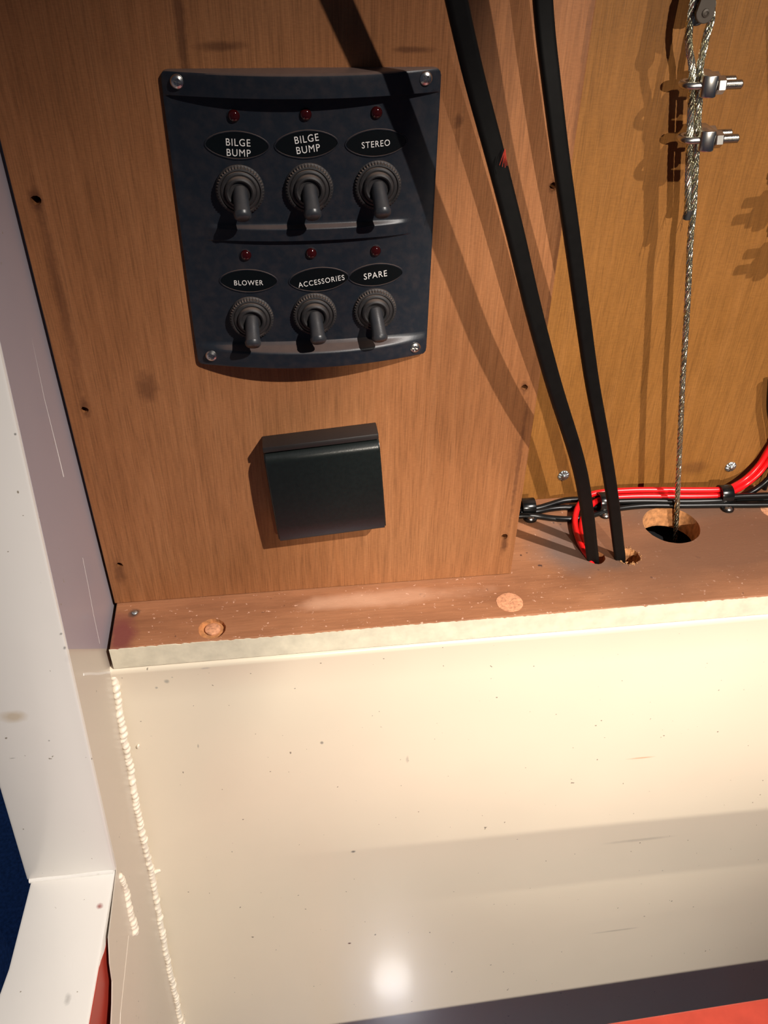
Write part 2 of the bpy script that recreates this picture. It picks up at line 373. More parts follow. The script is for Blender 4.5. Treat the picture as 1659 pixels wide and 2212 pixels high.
b.build('nail_head', m_zinc, ledge, org=ORG)
b = MB()
for i in range(70):                                         # torn fibres at the drilled hole
    a = random.uniform(2.2, 5.2) if i % 2 else random.uniform(0, 2*PI); rr = 7.4+random.uniform(-.6, 1.8); c0 = h2+Vector((math.cos(a)*rr, math.sin(a)*rr, random.uniform(0, .5)))
    d = Vector((random.uniform(-1, 1), random.uniform(-1, 1), random.uniform(.1, .5)))*1.1
    b.tube([c0, c0+d], .22, 3)
wc = b.build('torn_fibres', m_chips, ledge, org=ORG); wc['kind'] = 'stuff'

# lower cream steel panel, leaning out towards the bottom, rounded lip under the ledge
def cy(z): return 339.3+(z+377.4)*KC
def on_line(z): return cy(z)
prof = [(352, LZ-16.6), (342, LZ-16.4), (338.6, LZ-16.8), (337.4, LZ-18.2), (337.2, LZ-20.5)]
for z in [-385, -400, -430, -470, -520, -560, -600, -640, -680, -720, -800, -900]: prof.append((cy(z), z))
b = MB(); nx = 60; vs = []
for i in range(nx+1):
    x = XS+ (620)*i/nx
    for y, z in prof: vs.append((x, y+.25*math.sin(x*.03+z*.02), z))
K = len(prof)
fs = [(i*K+j, i*K+j+1, (i+1)*K+j+1, (i+1)*K+j) for i in range(nx) for j in range(K-1)]
n0 = len(vs)
b.add(vs+[(v[0], v[1]+4, v[2]-(1 if j % K < 5 else 0)) for j, v in enumerate(vs)], fs+[tuple(q+n0 for q in f[::-1]) for f in fs])
wl = struct('wall_lower', b, m_cream, 'glossy cream painted steel panel below the timber ledge', angle=60)
# left steel wall: side face, post front, sill
def py_(z): return 311.8+(z+158.9)*.186
b = MB()
zt, zb = 120, -446.5
b.hexa([(XS, py_(zt), zt), (XS, 470, zt), (XS-47, 470, zt), (XS-47, py_(zt), zt)], [(XS, py_(zb), zb), (XS, 470, zb), (XS-47, 470, zb), (XS-47, py_(zb), zb)])
wleft = struct('wall_left', b, m_post, 'white painted steel post left of the plywood panel', bevel=1.6)
b = MB(); b.hexa([(XS+.3, 343, -440), (XS-3, 343, -440), (XS-3, 100, -440), (XS+.3, 100, -440)], [(XS+.3, 200, -950), (XS-3, 200, -950), (XS-3, 60, -950), (XS+.3, 60, -950)])
b2 = MB()
sA, sB = onX(146, 1409, XS), onX(238, 1401, XS)
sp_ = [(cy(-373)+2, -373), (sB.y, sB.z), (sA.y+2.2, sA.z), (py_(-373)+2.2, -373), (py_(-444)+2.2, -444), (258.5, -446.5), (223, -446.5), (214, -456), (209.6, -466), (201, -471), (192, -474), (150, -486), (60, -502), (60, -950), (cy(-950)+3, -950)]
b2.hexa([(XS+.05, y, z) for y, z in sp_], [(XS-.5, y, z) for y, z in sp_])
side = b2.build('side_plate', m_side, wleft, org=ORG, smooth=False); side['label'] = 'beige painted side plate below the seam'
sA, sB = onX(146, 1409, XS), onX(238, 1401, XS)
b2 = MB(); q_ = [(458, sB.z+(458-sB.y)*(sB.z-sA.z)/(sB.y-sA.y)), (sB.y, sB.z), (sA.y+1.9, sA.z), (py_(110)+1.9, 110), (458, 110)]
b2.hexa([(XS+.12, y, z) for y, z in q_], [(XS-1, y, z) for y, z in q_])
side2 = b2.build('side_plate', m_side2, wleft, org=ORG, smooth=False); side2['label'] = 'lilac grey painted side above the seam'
# second, slightly proud plate towards the viewer (faint edge running down)
p0, p1 = onX(286, 2030, XS), onX(326, 2212, XS)
ext = p1+(p1-p0)*2
b = MB(); pts = [(p0.y-3, p0.z+12), (p0.y, p0.z), (p1.y, p1.z), (ext.y, ext.z), (60, ext.z), (60, -540), (150, -512), (205, -492)]
b.hexa([(XS+.35, y, z) for y, z in pts], [(XS-.5, y, z) for y, z in pts]); b.build('front_plate', m_side, wleft, org=ORG, bevel=.5, smooth=False)
# sill: flat steel bar running towards the viewer
b = MB()
def sx(y): return XS-.6-(257-y)*.052
b.hexa([(XS-43, 300, -446), (XS-1.5, 300, -446), (sx(257), 257, -446), (sx(185), 185, -446), (sx(40), 40, -446), (XS-75, 40, -446), (XS-47.5, 213, -446)],
       [(XS-43, 300, -520), (XS-1.5, 300, -520), (sx(257), 257, -520), (sx(185), 185, -520), (sx(40), 40, -520), (XS-75, 40, -520), (XS-47.5, 213, -520)])
sill = b.build('sill_bar', m_post, wleft, org=ORG, bevel=1.8); sill['label'] = 'bright white flat bar running towards the viewer'
left = [(231, 2026), (227, 2045), (224, 2056), (219, 2074), (215, 2088), (210, 2104), (205, 2124), (200, 2150), (193, 2178), (184, 2205), (178, 2225)]
def on_sill(px, py):
    r = ray(px, py); t = (XS-.6-257*.052)/(r.x-.052*r.y); return r*t     # the sill's side face
poly = []
for x, y in left:
    p = on_sill(x+random.uniform(-1.5, 1.5), y); poly.append((p.y, min(p.z, -447.4)))
poly += [(poly[-1][0]-30, -449), (poly[-1][0]-30, -505), (poly[0][0]+6, -505)]
b = MB(); b.hexa([(sx(y)+.25, y, z) for y, z in poly], [(sx(y)-.6, y, z) for y, z in poly])
rp_ = b.build('red_paint_patch', m_red, wleft, org=ORG, smooth=False); rp_['label'] = 'dark red painted patch with ragged edge'
# weld beads
def bead(path, plane, r0, r1, seed, proud):
    rnd = random.Random(seed); b = MB(); pts = catmull(path, 1.0); acc = 0; last = pts[0]; nextd = 0; i = 0
    L = sum((pts[i+1]-pts[i]).length for i in range(len(pts)-1)); d = 0
    for i in range(len(pts)-1):
        d += (pts[i+1]-pts[i]).length
        if d >= nextd:
            t = (pts[i+1]-pts[i]).normalized(); f = d/L; r = (r0*(1-f)+r1*f)*rnd.uniform(.85, 1.18); step = r*rnd.uniform(.85, 1.5); nextd = d+step
            c = pts[i]+Vector((rnd.uniform(-.6, .6), rnd.uniform(-.3, .3), rnd.uniform(-.5, .5)))
            # flattened, tilted scale
            q = (t+Vector((rnd.uniform(.5, 1.1), 0, 0))).normalized().to_track_quat('Z', 'Y'); vs = []; fs = []
            n, mrow = 10, 5
            for a in range(mrow+1):
                th = PI*a/mrow
                for k in range(n):
                    ph = 2*PI*k/n; vs.append(c+q @ Vector((math.sin(th)*math.cos(ph)*r, math.sin(th)*math.sin(ph)*r*.9, math.cos(th)*r*.62)))
            for a in range(mrow):
                for k in range(n): fs.append((a*n+k, a*n+(k+1) % n, (a+1)*n+(k+1) % n, (a+1)*n+k))
            b.add(vs, fs)
    b.tube(pts, lambda t: (r0*(1-t)+r1*t)*.72, 8)
    return b
BP = [(243, 1462), (250, 1510), (262, 1590), (275, 1650), (285, 1710), (300, 1790), (312, 1840), (325, 1895), (340, 1980), (355, 2060), (370, 2130), (388, 2212), (420, 2360)]
path = []
for px, py in BP:
    p = onX(px+3, py, XS+1.0); path.append(Vector((XS+1.4, p.y-.2, p.z)))
wb = bead(path, 'x', 2.9, 2.7, 3, 0).build('weld_bead', m_bead, wl, org=ORG); wb['label'] = 'lumpy painted weld bead down the corner'
b = bead([onX(260, 1892, XS+.6), onX(272, 1925, XS+.6), onX(279, 1965, XS+.6), onX(286, 1990, XS+.6), onX(292, 2016, XS+.6)], 'x', 2.0, 3.2, 9, 0)
b.build('weld_bead', m_bead, wleft, org=ORG)
b = bead([onCream(326, 1886, 0), onCream(335, 1883, 0), onCream(347, 1879, 0)], 'x', 3.0, 1.7, 5, 0)
b.build('weld_spatter', m_bead, wl, org=ORG)
b = bead([onCream(297, 1612, .3), onCream(299, 1616, .3)], 'x', 1.3, 1.3, 5, 0); b.build('weld_spatter', m_bead, wl, org=ORG)
b = MB(); a0, a1 = onX(180, 1457, XS), onX(238, 1453, XS)
b.tube([a0.lerp(a1, t)+Vector((-.45, 0, .25*math.sin(t*9))) for t in [i/14 for i in range(15)]], .9, 8); b.build('paint_ridge', m_post, wleft, org=ORG)
b = MB(); b.tube([onX(x, y, XS)+Vector((-.05, 0, 0)) for x, y in ((44, 612), (70, 740), (95, 860), (120, 960), (137, 1030))], lambda t: .12+.25*t, 6)
b.tube([onX(x, y, XS)+Vector((-.1, 0, 0)) for x, y in ((178, 1205), (190, 1265), (202, 1330), (215, 1390))], .3, 6)
b.build('paint_run', m_post, wleft, org=ORG)
b = bead([onPost(68, 1897), onPost(120, 1893), onPost(180, 1880), onPost(244, 1876)], 'x', 1.0, 1.3, 4, 0)
for v in b.v: v.y += .4
# smooth corner fillet between post and sill
b = MB(); b.tube([(XS-45.5+i*4.4, 258.6, -446.0+.2*math.sin(i)) for i in range(11)], 1.5, 10)
b.build('corner_fillet', m_post, wleft, org=ORG)
for o in [o for o in bpy.data.objects if o.name.split('.')[0] in ('weld_bead', 'weld_spatter')]:
    md = o.modifiers.new('r', 'REMESH'); md.mode = 'VOXEL'; md.voxel_size = .00045; md.use_smooth_shade = True
    md = o.modifiers.new('s', 'SMOOTH'); md.factor = .5; md.iterations = 1
    bpy.context.view_layer.update(); apply_mods(o)
    o.data.materials.clear(); o.data.materials.append(m_bead)
# floor far below on the left: navy fabric; and the red floor board at the bottom right
b = MB(); b.box((-900, -1200, -1010), (900, 800, -1000)); 
floor = struct('floor', b, m_navy, 'dark navy blue fabric seen past the white post')
b = MB(); b.box((-420, 330, -1000), (-330, 480, 120)); 
struct('wall_fabric', b, m_navy, 'dark navy blue fabric lining beyond the white post')
e0, e1 = onZ(1300, 2212, -579), onZ(1659, 2155, -579)
dv = (e1-e0).normalized(); s0 = e0-dv*260; s1 = e1+dv*250; nrm = Vector((dv.y, -dv.x, 0))
b = MB(); q = [s0, s1, s1+nrm*110, s0+nrm*110]
b.hexa([(p.x, p.y, -579) for p in q], [(p.x, p.y, -599) for p in q])
rb = b.build('floor_board', m_redfloor, org=ORG, bevel=1.2, smooth=False)
tag(rb, 'worn red painted floor board edge in the bottom right corner', 'board')
b = MB()
for sx in (.15, .85):
    p = s0.lerp(s1, sx)+nrm*55; b.box((p.x-15, p.y-15, -1000), (p.x+15, p.y+15, -599))
b.build('bearer', m_redfloor, rb, org=ORG)
# unseen bar added below the picture to shade a band across the lower panel
b = MB(); b.tube([(-60, 104, -431), (640, 112, -441)], 1, 8)
SHADE_BAR = b

# ---------------------------------------------------------------- switch panel
PC = Vector((17.6, BY, -137.9)); PW, PH = 55.2, 63.6
def ez(x): return max(0, 1-(x/PW)**2)
zt_ = onY(655, 213, BY-11)[2]-PC.z; zm0 = onY(675, 496, BY-8.5)[2]-PC.z; zm1 = onY(675, 517, BY-8)[2]-PC.z; zb_ = onY(672, 764, BY-11.5)[2]-PC.z; zbr = zb_+4.2
def recess(x): return 2.0+4.4*max(0, 1-(x/52)**2)
def rim(x): return 2.0+10.2*ez(x)
def sm(a, b_, t): t = max(0, min(1, (t-a)/(b_-a))); return t*t*(3-2*t)
def Hf(x, z):
    r0, r1 = recess(x), rim(x); h = r0
    h = max(h, r0+(r1-r0)*sm(zt_-.4, zt_+.1, z))
    h = max(h, r0+(r1-r0)*sm(zbr, zb_, z) if zbr > zb_ else h)
    e = max(0, 1-(x/44)**2)**.5
    h = max(h, r0+2.3*e*(sm(zm1-.9, zm1-.3, z) if z < (zm0+zm1)/2 else 1-sm(zm0, zm0+2.2, z)))
    d = min(PW-abs(x), PH-abs(z)); h *= 1 if d > 1.0 else (.80+.20*math.sqrt(max(0, 1-(1-d)**2)))
    return h
zs = sorted(set([round(-PH+i*1.5, 3) for i in range(int(2*PH/1.5)+1)]+[PH, PH-.3, PH-.7, -PH+.3, -PH+.7]+[zt_-.4, zt_-.15, zt_+.1]+[zb_+d for d in (-.3, 0, .5, 1, 2, 3, 4.2)]+[zm0+d for d in (-.2, 0, .5, 1.1, 1.7, 2.2)]+[zm1+d for d in (-.9, -.6, -.3, 0)]))
xs = sorted(set([round(-PW+i*1.6, 3) for i in range(int(2*PW/1.6)+1)]+[PW, PW-.3, PW-.7, -PW+.3, -PW+.7]))
vs = []
for z in zs:
    for x in xs:
        X, Z = x, z; ax, az = abs(x)-(PW-3), abs(z)-(PH-3)
        if ax > 0 and az > 0:
            l = math.hypot(ax, az)
            if l > 3: X = math.copysign(PW-3+ax*3/l, x); Z = math.copysign(PH-3+az*3/l, z)
        vs.append((X, -Hf(x, z), Z))
nxx, nzz = len(xs), len(zs)
fs = [(j*nxx+i, j*nxx+i+1, (j+1)*nxx+i+1, (j+1)*nxx+i) for j in range(nzz-1) for i in range(nxx-1)]
ring = [i for i in range(nxx)]+[j*nxx+nxx-1 for j in range(1, nzz)]+[(nzz-1)*nxx+i for i in range(nxx-2, -1, -1)]+[j*nxx for j in range(nzz-2, 0, -1)]
nb = len(vs)
for r in ring: vs.append((vs[r][0], -.02, vs[r][2]))
R_ = len(ring)
fs += [(ring[i], nb+i, nb+(i+1) % R_, ring[(i+1) % R_]) for i in range(R_)]+[tuple(nb+i for i in range(R_))]
b = MB(); b.add(vs, fs)
sw = empty('switch_panel', PC); tag(sw, 'charcoal six-switch panel with six toggle switches, screwed to the varnished plywood', 'switch panel')
b.build('face_plate', m_panel, sw, angle=32)
def onPanel(px, py, extra=0, fn=recess):
    y = BY-5
    for _ in range(6):
        p = onY(px, py, y); y = BY-fn(p.x-PC.x)-extra
    return onY(px, py, y)-PC
# screws
b = MB(); b.lathe([(2.75, 0), (2.75, .35), (2.3, 1.0), (1.4, 1.45), (.2, 1.6)], seg=28)
scr = b.build('screw_template', m_steel, smooth=False)
c1 = MB(); c1.box((-1.5, -3, -.32), (1.5, -.75, .32)); c2 = MB(); c2.box((-.32, -3, -1.5), (.32, -.75, 1.5))
cut(scr, [c1.build('cutter', m_steel), c2.build('cutter', m_steel)])
scr_me = scr.data; bpy.data.objects.remove(scr)
for p in scr_me.polygons: p.use_smooth = False
for k, (px, py) in enumerate(((383, 176), (919, 169), (457, 768), (896, 750))):
    p = onPanel(px, py, .1, rim)
    link('mounting_screw', scr_me, sw, p, (math.radians(0), math.radians(20+k*25), 0))
# indicator lights
b = MB(); b.lathe([(2.75, -.4), (2.75, .12), (2.45, .18), (2.4, .02), (.1, .02)], seg=28); bez_me = b.mesh('indicator_bezel', m_panel)
b = MB(); b.lathe([(2.4, -.3)]+[(2.4*math.cos(a), .05+1.7*math.sin(a)) for a in [i*PI/2/7 for i in range(7)]]+[(.05, 1.75)], seg=28); led_me = b.mesh('indicator_light', m_led)
for px, py in ((505, 250), (660, 247), (813, 243), (531, 551), (672, 547), (811, 542)):
    p = onPanel(px, py, 0); L_ = link('indicator_light', led_me, sw, p); L_['label'] = 'dark red indicator lens'; link('bezel', bez_me, L_)
# name plates with lettering
def text_mesh(s, width, cx0, bold=.0):
    cu = bpy.data.curves.new('t', 'FONT'); cu.body = s; cu.size = 1; cu.align_x = 'CENTER'; cu.align_y = 'CENTER'; cu.offset = bold; cu.extrude = .02
    cu.space_line = 1.0; cu.space_character = 1.14; cu.resolution_u = 4
    o = bpy.data.objects.new('t', cu); C.objects.link(o); bpy.context.view_layer.update()
    dg = bpy.context.evaluated_depsgraph_get(); me = bpy.data.meshes.new_from_object(o.evaluated_get(dg)); bpy.data.objects.remove(o)
    xs = [v.co.x for v in me.vertices]; ys = [v.co.y for v in me.vertices]; k = width*.001/(max(xs)-min(xs)); cxx = (max(xs)+min(xs))/2; cyy = (max(ys)+min(ys))/2
    kz = k*1.12
    for v in me.vertices: v.co = Vector(((v.co.x-cxx)*k, -v.co.z*k*.6+.001*(recess(cx0)-recess(cx0+(v.co.x-cxx)*k*1000)), (v.co.y-cyy)*kz))
    me.materials.clear(); me.materials.append(m_white); return me
PL = [('BILGE\nBUMP', (512, 314), 138, (515, 319), 52, -2), ('BILGE\nBUMP', (662, 312), 138, (664, 311), 52, 3), ('STEREO', (813, 309), 136, (812, 311), 62, 1),
      ('BLOWER', (537, 607), 124, (537, 611), 62, -.5), ('ACCESSORIES', (689, 604), 130, (694, 608), 101, 3.5), ('SPARE', (812, 594), 120, (811, 594), 51, 2)]
for s, (px, py), wpx, (tx, ty), tw, rot in PL:
    p = onPanel(px, py, 0); P3 = PC+p; k = (fwd.dot(P3))/FPX; hw = wpx*k/2*.97; hh = hw*.40
    b = MB(); vs = []; n = 40
    def el(rx, rz, h): return [(rx*math.cos(2*PI*i/n)*(1), -h*1-(recess(p.x+rx*math.cos(2*PI*i/n))-recess(p.x)), rz*math.sin(2*PI*i/n)*(.75+.25*abs(math.sin(2*PI*i/n)))) for i in range(n)]
    rows = [el(hw+.9, hh+.7, -.25), el(hw+.5, hh+.5, .4), el(hw+.1, hh+.1, .4), el(hw, hh, .1)]
    for r in rows: vs += r
    fs = [(j*n+i, j*n+(i+1) % n, (j+1)*n+(i+1) % n, (j+1)*n+i) for j in range(3) for i in range(n)]
    rim_me = MB(); rim_me.add(vs, fs+[tuple(range(n))[::-1]])
    pl_ = MB(); a = el(hw-.1, hh-.1, .2); a2 = el(hw-.1, hh-.1, -.3); c_ = el(hw*.5, hh*.5, .24)
    pl_.add(a+a2+c_, [(i, (i+1) % n, n+(i+1) % n, n+i) for i in range(n)]+[(i, (i+1) % n, 2*n+(i+1) % n, 2*n+i) for i in range(n)]+[tuple(2*n+i for i in range(n))])
    plate = link('name_plate', pl_.mesh('name_plate', m_plate), sw, p, (0, math.radians(-rot*.8), 0))
    link('raised_rim', rim_me.mesh('raised_rim', m_panel), plate)
    t3 = onPanel(tx, ty, .45); le = link('lettering', text_mesh(s, tw*k, t3.x), sw, t3, (0, math.radians(-rot-1.5), 0))
    le.parent = plate; le.location = (t3-p)*.001; le['label'] = 'white lettering'
# toggle switches
b = MB(); b.lathe([(10.2, -.6), (10.2, .6), (9.9, 1.0), (9.9, 2.0), (9.5, 2.5), (8.6, 2.7), (8.2, 2.2), (8.0, 2.7), (7.3, 3.1), (6.8, 3.1), (6.6, 2.9), (.1, 2.9)], seg=96, knurl=(2, 3, 4))
nut_me = b.mesh('knurled_nut', m_nut, angle=25)
b = MB(); b.lathe([(6.5, 2.6), (6.5, 3.6), (6.1, 4.5), (5.3, 4.9), (4.7, 4.6), (4.3, 3.6), (.1, 3.5)], seg=40)
col_me = b.mesh('rubber_collar', m_nut, angle=40)
def boot_mesh(base, tip):
    b = MB(); ax = tip-base; L = ax.length
    b.lathe([(2.7, -1.5), (3.0, 0), (3.15, L*.3), (3.35, L*.65), (3.65, L*.85), (3.75, L-2.4), (3.55, L-1.1), (2.9, L-.3), (1.8, L+.05), (.1, L+.1)], base, ax, 32)
    return b.mesh('toggle_boot', m_boot, angle=50)
TG = [((519, 412), (525, 474)), ((668, 408), (677, 472)), ((816, 402), (828, 468)), ((544, 688), (547, 750)), ((680, 680), (689, 742)), ((810, 670), (822, 738))]
for i, (c0, tp) in enumerate(TG):
    p = onPanel(*c0, 1.0); p.y += 1.0
    t = link('toggle_switch', nut_me, sw, p); link('rubber_collar', col_me, t)
    base = Vector((0, -3.2, 0)); tip = onPanel(*tp, 0, lambda x: recess(p.x)+12.2)-p
    bo = link('toggle_boot', boot_mesh(base, tip), t); bo['label'] = 'smooth grey rubber boot pointing down'

# ---------------------------------------------------------------- black socket cover
bc = (onY(575, 953, BY)+onY(817, 920, BY)+onY(826, 1144, BY)+onY(598, 1178, BY))/4
bc = Vector((21.6, BY, -274.2)); rot = math.radians(-4.6)
so = empty('socket_cover', bc); so.rotation_euler = (0, rot, 0); tag(so, 'square black flip-lid socket cover on the plywood below the switch panel', 'socket cover')
b = MB(); b.box((-28.2, -5.2, -29.5), (28.2, 0, 29.5)); b.build('frame', m_lidframe, so, bevel=.8)
b = MB(); b.box((-29.6, -8.6, 27.6), (29.6, 0, 31.0)); b.build('hinge_bar', m_lidframe, so, bevel=.5)
b = MB(); pr = []
for t in [i/10 for i in range(11)]:
    a = t*PI/2; pr.append((-5.4-4.6*math.sin(a), 27.0-5.5*(1-math.cos(a))))
for t in [i/6 for i in range(1, 7)]: pr.append((-10.0-.6*math.sin(t*PI), 21.5-50*t))
pr += [(-9.6, -30.2), (-8.6, -30.9), (-4.6, -30.9), (-4.6, 27)]
b.hexa([(-29.7, y, z) for y, z in pr], [(29.7, y, z) for y, z in pr]); 
for o in so.children: o.scale.y = 1.3
ld = b.build('lid', m_lid, so, bevel=.0, angle=28)
bm = bmesh.new(); bm.from_mesh(ld.data)
es = [e for e in bm.edges if len(e.link_faces) == 2 and any(len(f.verts) > 6 for f in e.link_faces)]
bmesh.ops.bevel(bm, geom=es, offset=.0009, segments=2, affect='EDGES', clamp_overlap=True); 
for f in bm.faces: f.smooth = True
bm.to_mesh(ld.data); bm.free(); ld.scale.y = 1.3

# ---------------------------------------------------------------- flat black cables
def tube_path(pts, nodes, deps):
    ys = list(range(-260, int(pts[-1][0])+1, 40))+[pts[-1][0]]
    out = []
    n = len(nodes)
    for y in ys:
        if y < 0: x = pts[0][1]+(y-pts[0][0])*(pts[1][1]-pts[0][1])/(pts[1][0]-pts[0][0])
        else:
            for (y0, x0), (y1, x1) in zip(pts, pts[1:]):
                if y0 <= y <= y1: x = x0+(x1-x0)*(y-y0)/(y1-y0); break
        d = 0
        for i in range(n):
            l = deps[i]
            for j in range(n):
                if j != i: l *= (y-nodes[j])/(nodes[i]-nodes[j])
            d += l
        out.append(onY(x, y, d))
    return out
T1 = [(0, 985), (165, 1023), (330, 1068), (500, 1112), (656, 1148), (833, 1196), (1009, 1254), (1120, 1271), (1214, 1281)]
T2 = [(0, 1169), (330, 1209), (500, 1234), (656, 1255), (833, 1279), (930, 1299), (1070, 1323), (1206, 1339)]
def flat_cable(path, w0, w1, tw):
    # smooth the photographed centre line, then drop the end into the hole
    for _ in range(2): path = [path[0]]+[(path[i-1]+path[i]*2+path[i+1])/4 for i in range(1, len(path)-1)]+[path[-1]]
    path = path+[path[-1]+(path[-1]-path[-2]).normalized()*7+Vector((0, 1.0, -6))]
    pts = catmull(path, 4); b = MB(); n = 20
    pts = [Vector(p) for p in pts]
    vs = []; N_ = len(pts)
    for i, p in enumerate(pts):
        t = (pts[min(i+1, N_-1)]-pts[max(i-1, 0)]).normalized(); f = i/(N_-1)
        view = p.normalized(); u = t.cross(view).normalized(); u = (t.cross(Vector((.0, 1, -.35)))).normalized(); v = t.cross(u)
        w = (w0+(w1-w0)*f); th = 5.4; an = tw*sm(.7, 1, f)
        for k in range(n):
            a = 2*PI*k/n; cu, su = math.cos(a), math.sin(a)
            x = math.copysign(abs(cu)**.6, cu)*w/2; y = math.copysign(abs(su)**.75, su)*th/2*(1-.12*math.cos(2*a)**2)
            if abs(cu) < .25: y *= .93
            xx = x*math.cos(an)-y*math.sin(an); yy = x*math.sin(an)+y*math.cos(an)
            vs.append(p+u*xx+v*yy)
    fs = [(i*n+j, i*n+(j+1) % n, (i+1)*n+(j+1) % n, (i+1)*n+j) for i in range(N_-1) for j in range(n)]+[tuple(range(n))[::-1], tuple((N_-1)*n+j for j in range(n))]
    b.add(vs, fs); return b
def above(pts, sh):
    '''continue a cable above the picture so that its key-lamp shadow passes the marks seen on the panel'''
    i = next(k for k, p in enumerate(pts) if p.z < onY(985, -10, 345).z)
    new = []
    for (x, y), h in sh:
        S = onY(x, y, BY); new.append(S-DA*(h/DA.y))
    return new+pts[i:]
ca = above(tube_path(T1, [0, 400, 800, 1214], [340, 346.5, 353.5, h1.y-1.0]), (((560, -330), 48), ((640, -150), 44), ((703, 0), 40)))
o = flat_cable(ca, 8.2, 7.6, .5).build('flat_cable', m_black, org=ORG); tag(o, 'left flat black cable entering the ledge hole beside the red wires', 'cable', 'flat black cables')
c2_ = above(tube_path(T2, [0, 400, 800, 1206], [353, 354.5, 363, h2.y-1.5]), (((940, -330), 28), ((990, -150), 25)))
o = flat_cable(c2_, 7.6, 7.0, .3).build('flat_cable', m_black, org=ORG); tag(o, 'right flat black cable entering the rough drilled hole', 'cable', 'flat black cables')
# loose red fibres snagged on the left cable
b = MB(); f0 = onY(1091, 322, 340); 
for dx, dy in ((-12, 35), (-6, 38), (0, 40), (4, 36), (-2, 30)):
    b.tube(catmull([f0, onY(1091+dx*.5, 322+dy*.5, 339), onY(1091+dx, 322+dy, 339.5)], 1), .16, 4)
o = b.build('red_fibre_tuft', m_red, org=ORG); tag(o, 'tiny tuft of red fibres snagged on the left flat black cable', 'fibres')

# ---------------------------------------------------------------- wire rope with loop, clips and block
YR = 426.5
mainp = [(1500, 0, 0), (1497, 8, 0), (1490, 50, 0), (1487.5, 80, 0), (1489.5, 110, 0), (1494, 135, 0), (1495, 160, 0), (1494, 215, 0), (1491.5, 260, 0), (1490, 310, 0), (1488, 350, 0), (1485.5, 430, 0), (1483.5, 470, 0)]
tailL = [onY(x, y, YR) for x, y, _ in mainp]
rightp = [(1537, 30), (1534, 50), (1525, 80), (1519, 110), (1513, 138), (1511, 160), (1510, 215), (1507.5, 260), (1505.5, 310), (1502.5, 350), (1499, 430), (1495.5, 475)]
mainR = [onY(x, y, YR+.5) for x, y in rightp]
rest = [(1491, 520), (1486.5, 618), (1480.5, 726), (1475.5, 800), (1470, 920), (1465, 1040), (1460.5, 1140), (1458, 1200), (1455, 1290)]
for i, (x, y) in enumerate(rest):
    mainR.append(onY(x, y, YR+.5-(6.0*(i+1)/len(rest))))
top = [onY(1508, -22, YR), onY(1522, -36, YR+.3), onY(1537, -18, YR+.5)]
path = catmull(tailL[::-1]+top+mainR, .8)
def frame_path(pts):
    n = len(pts); tan = [(pts[min(i+1, n-1)]-pts[max(i-1, 0)]).normalized() for i in range(n)]
    u = tan[0].cross(Vector((0, 1, 0))).normalized(); out = []
    for i in range(n):
        u = (u-tan[i]*u.dot(tan[i])).normalized(); out.append((u.copy(), tan[i].cross(u)))
    return out
def resample(pts, step):
    out = [pts[0]]; acc = 0
    for a, b2 in zip(pts, pts[1:]):
        L = (b2-a).length; d = step-acc
        while d <= L: out.append(a.lerp(b2, d/L)); d += step
        acc = (acc+L) % step
    return out
path = resample(path, .75)
fr = frame_path(path)
rope = empty('wire_rope', path[-1]); tag(rope, 'stainless wire rope doubled into a loop at top and dropping into the large ledge hole', 'wire rope')
RO = path[-1]
def strand(phase, RS, RW, pitch, wp, nw):
    b = MB(); cl = []
    for i, p in enumerate(path):
        a = 2*PI*i*.75/pitch+phase; u, v = fr[i]; cl.append(p+u*math.cos(a)*RS+v*math.sin(a)*RS)
    f2 = frame_path(cl)
    for k in range(nw):
        q = []
        for i, p in enumerate(cl):
            a = -2*PI*i*.75/wp+2*PI*k/nw; u, v = f2[i]; q.append(p+u*math.cos(a)*RW+v*math.sin(a)*RW)
        b.tube(q, .24, 4)
    return b
for k in range(6):
    strand(2*PI*k/6, 1.18, .42, 21, 5.5, 5).build('strand', m_rope, rope, org=RO)
b = MB(); b.tube(path[::4], .62, 6); b.build('core_strand', m_rope, rope, org=RO)
b = MB(); e = path[0]
for dx, dz, dy in ((-2.5, -9, 1), (-1.2, -7, -1), (.5, -6, 1.2)):
    b.tube(catmull([e+Vector((-1.5, 0, 6)), e+Vector((-1.9+dx*.3, dy*.5, dz*.3)), e+Vector((-1+dx, dy, dz))], 1), .11, 4)
b.build('frayed_wire', m_rope, rope, org=RO)
b = MB(); b.lathe([(2.0, -2.5), (2.05, 0), (2.0, 2.2), (1.2, 2.6)], e+Vector((0, 0, 1.5)), (0, 0, -1), 16); eb = b.build('end_tape', m_nut, rope, org=RO); eb['label'] = 'dark tape around the cut end'
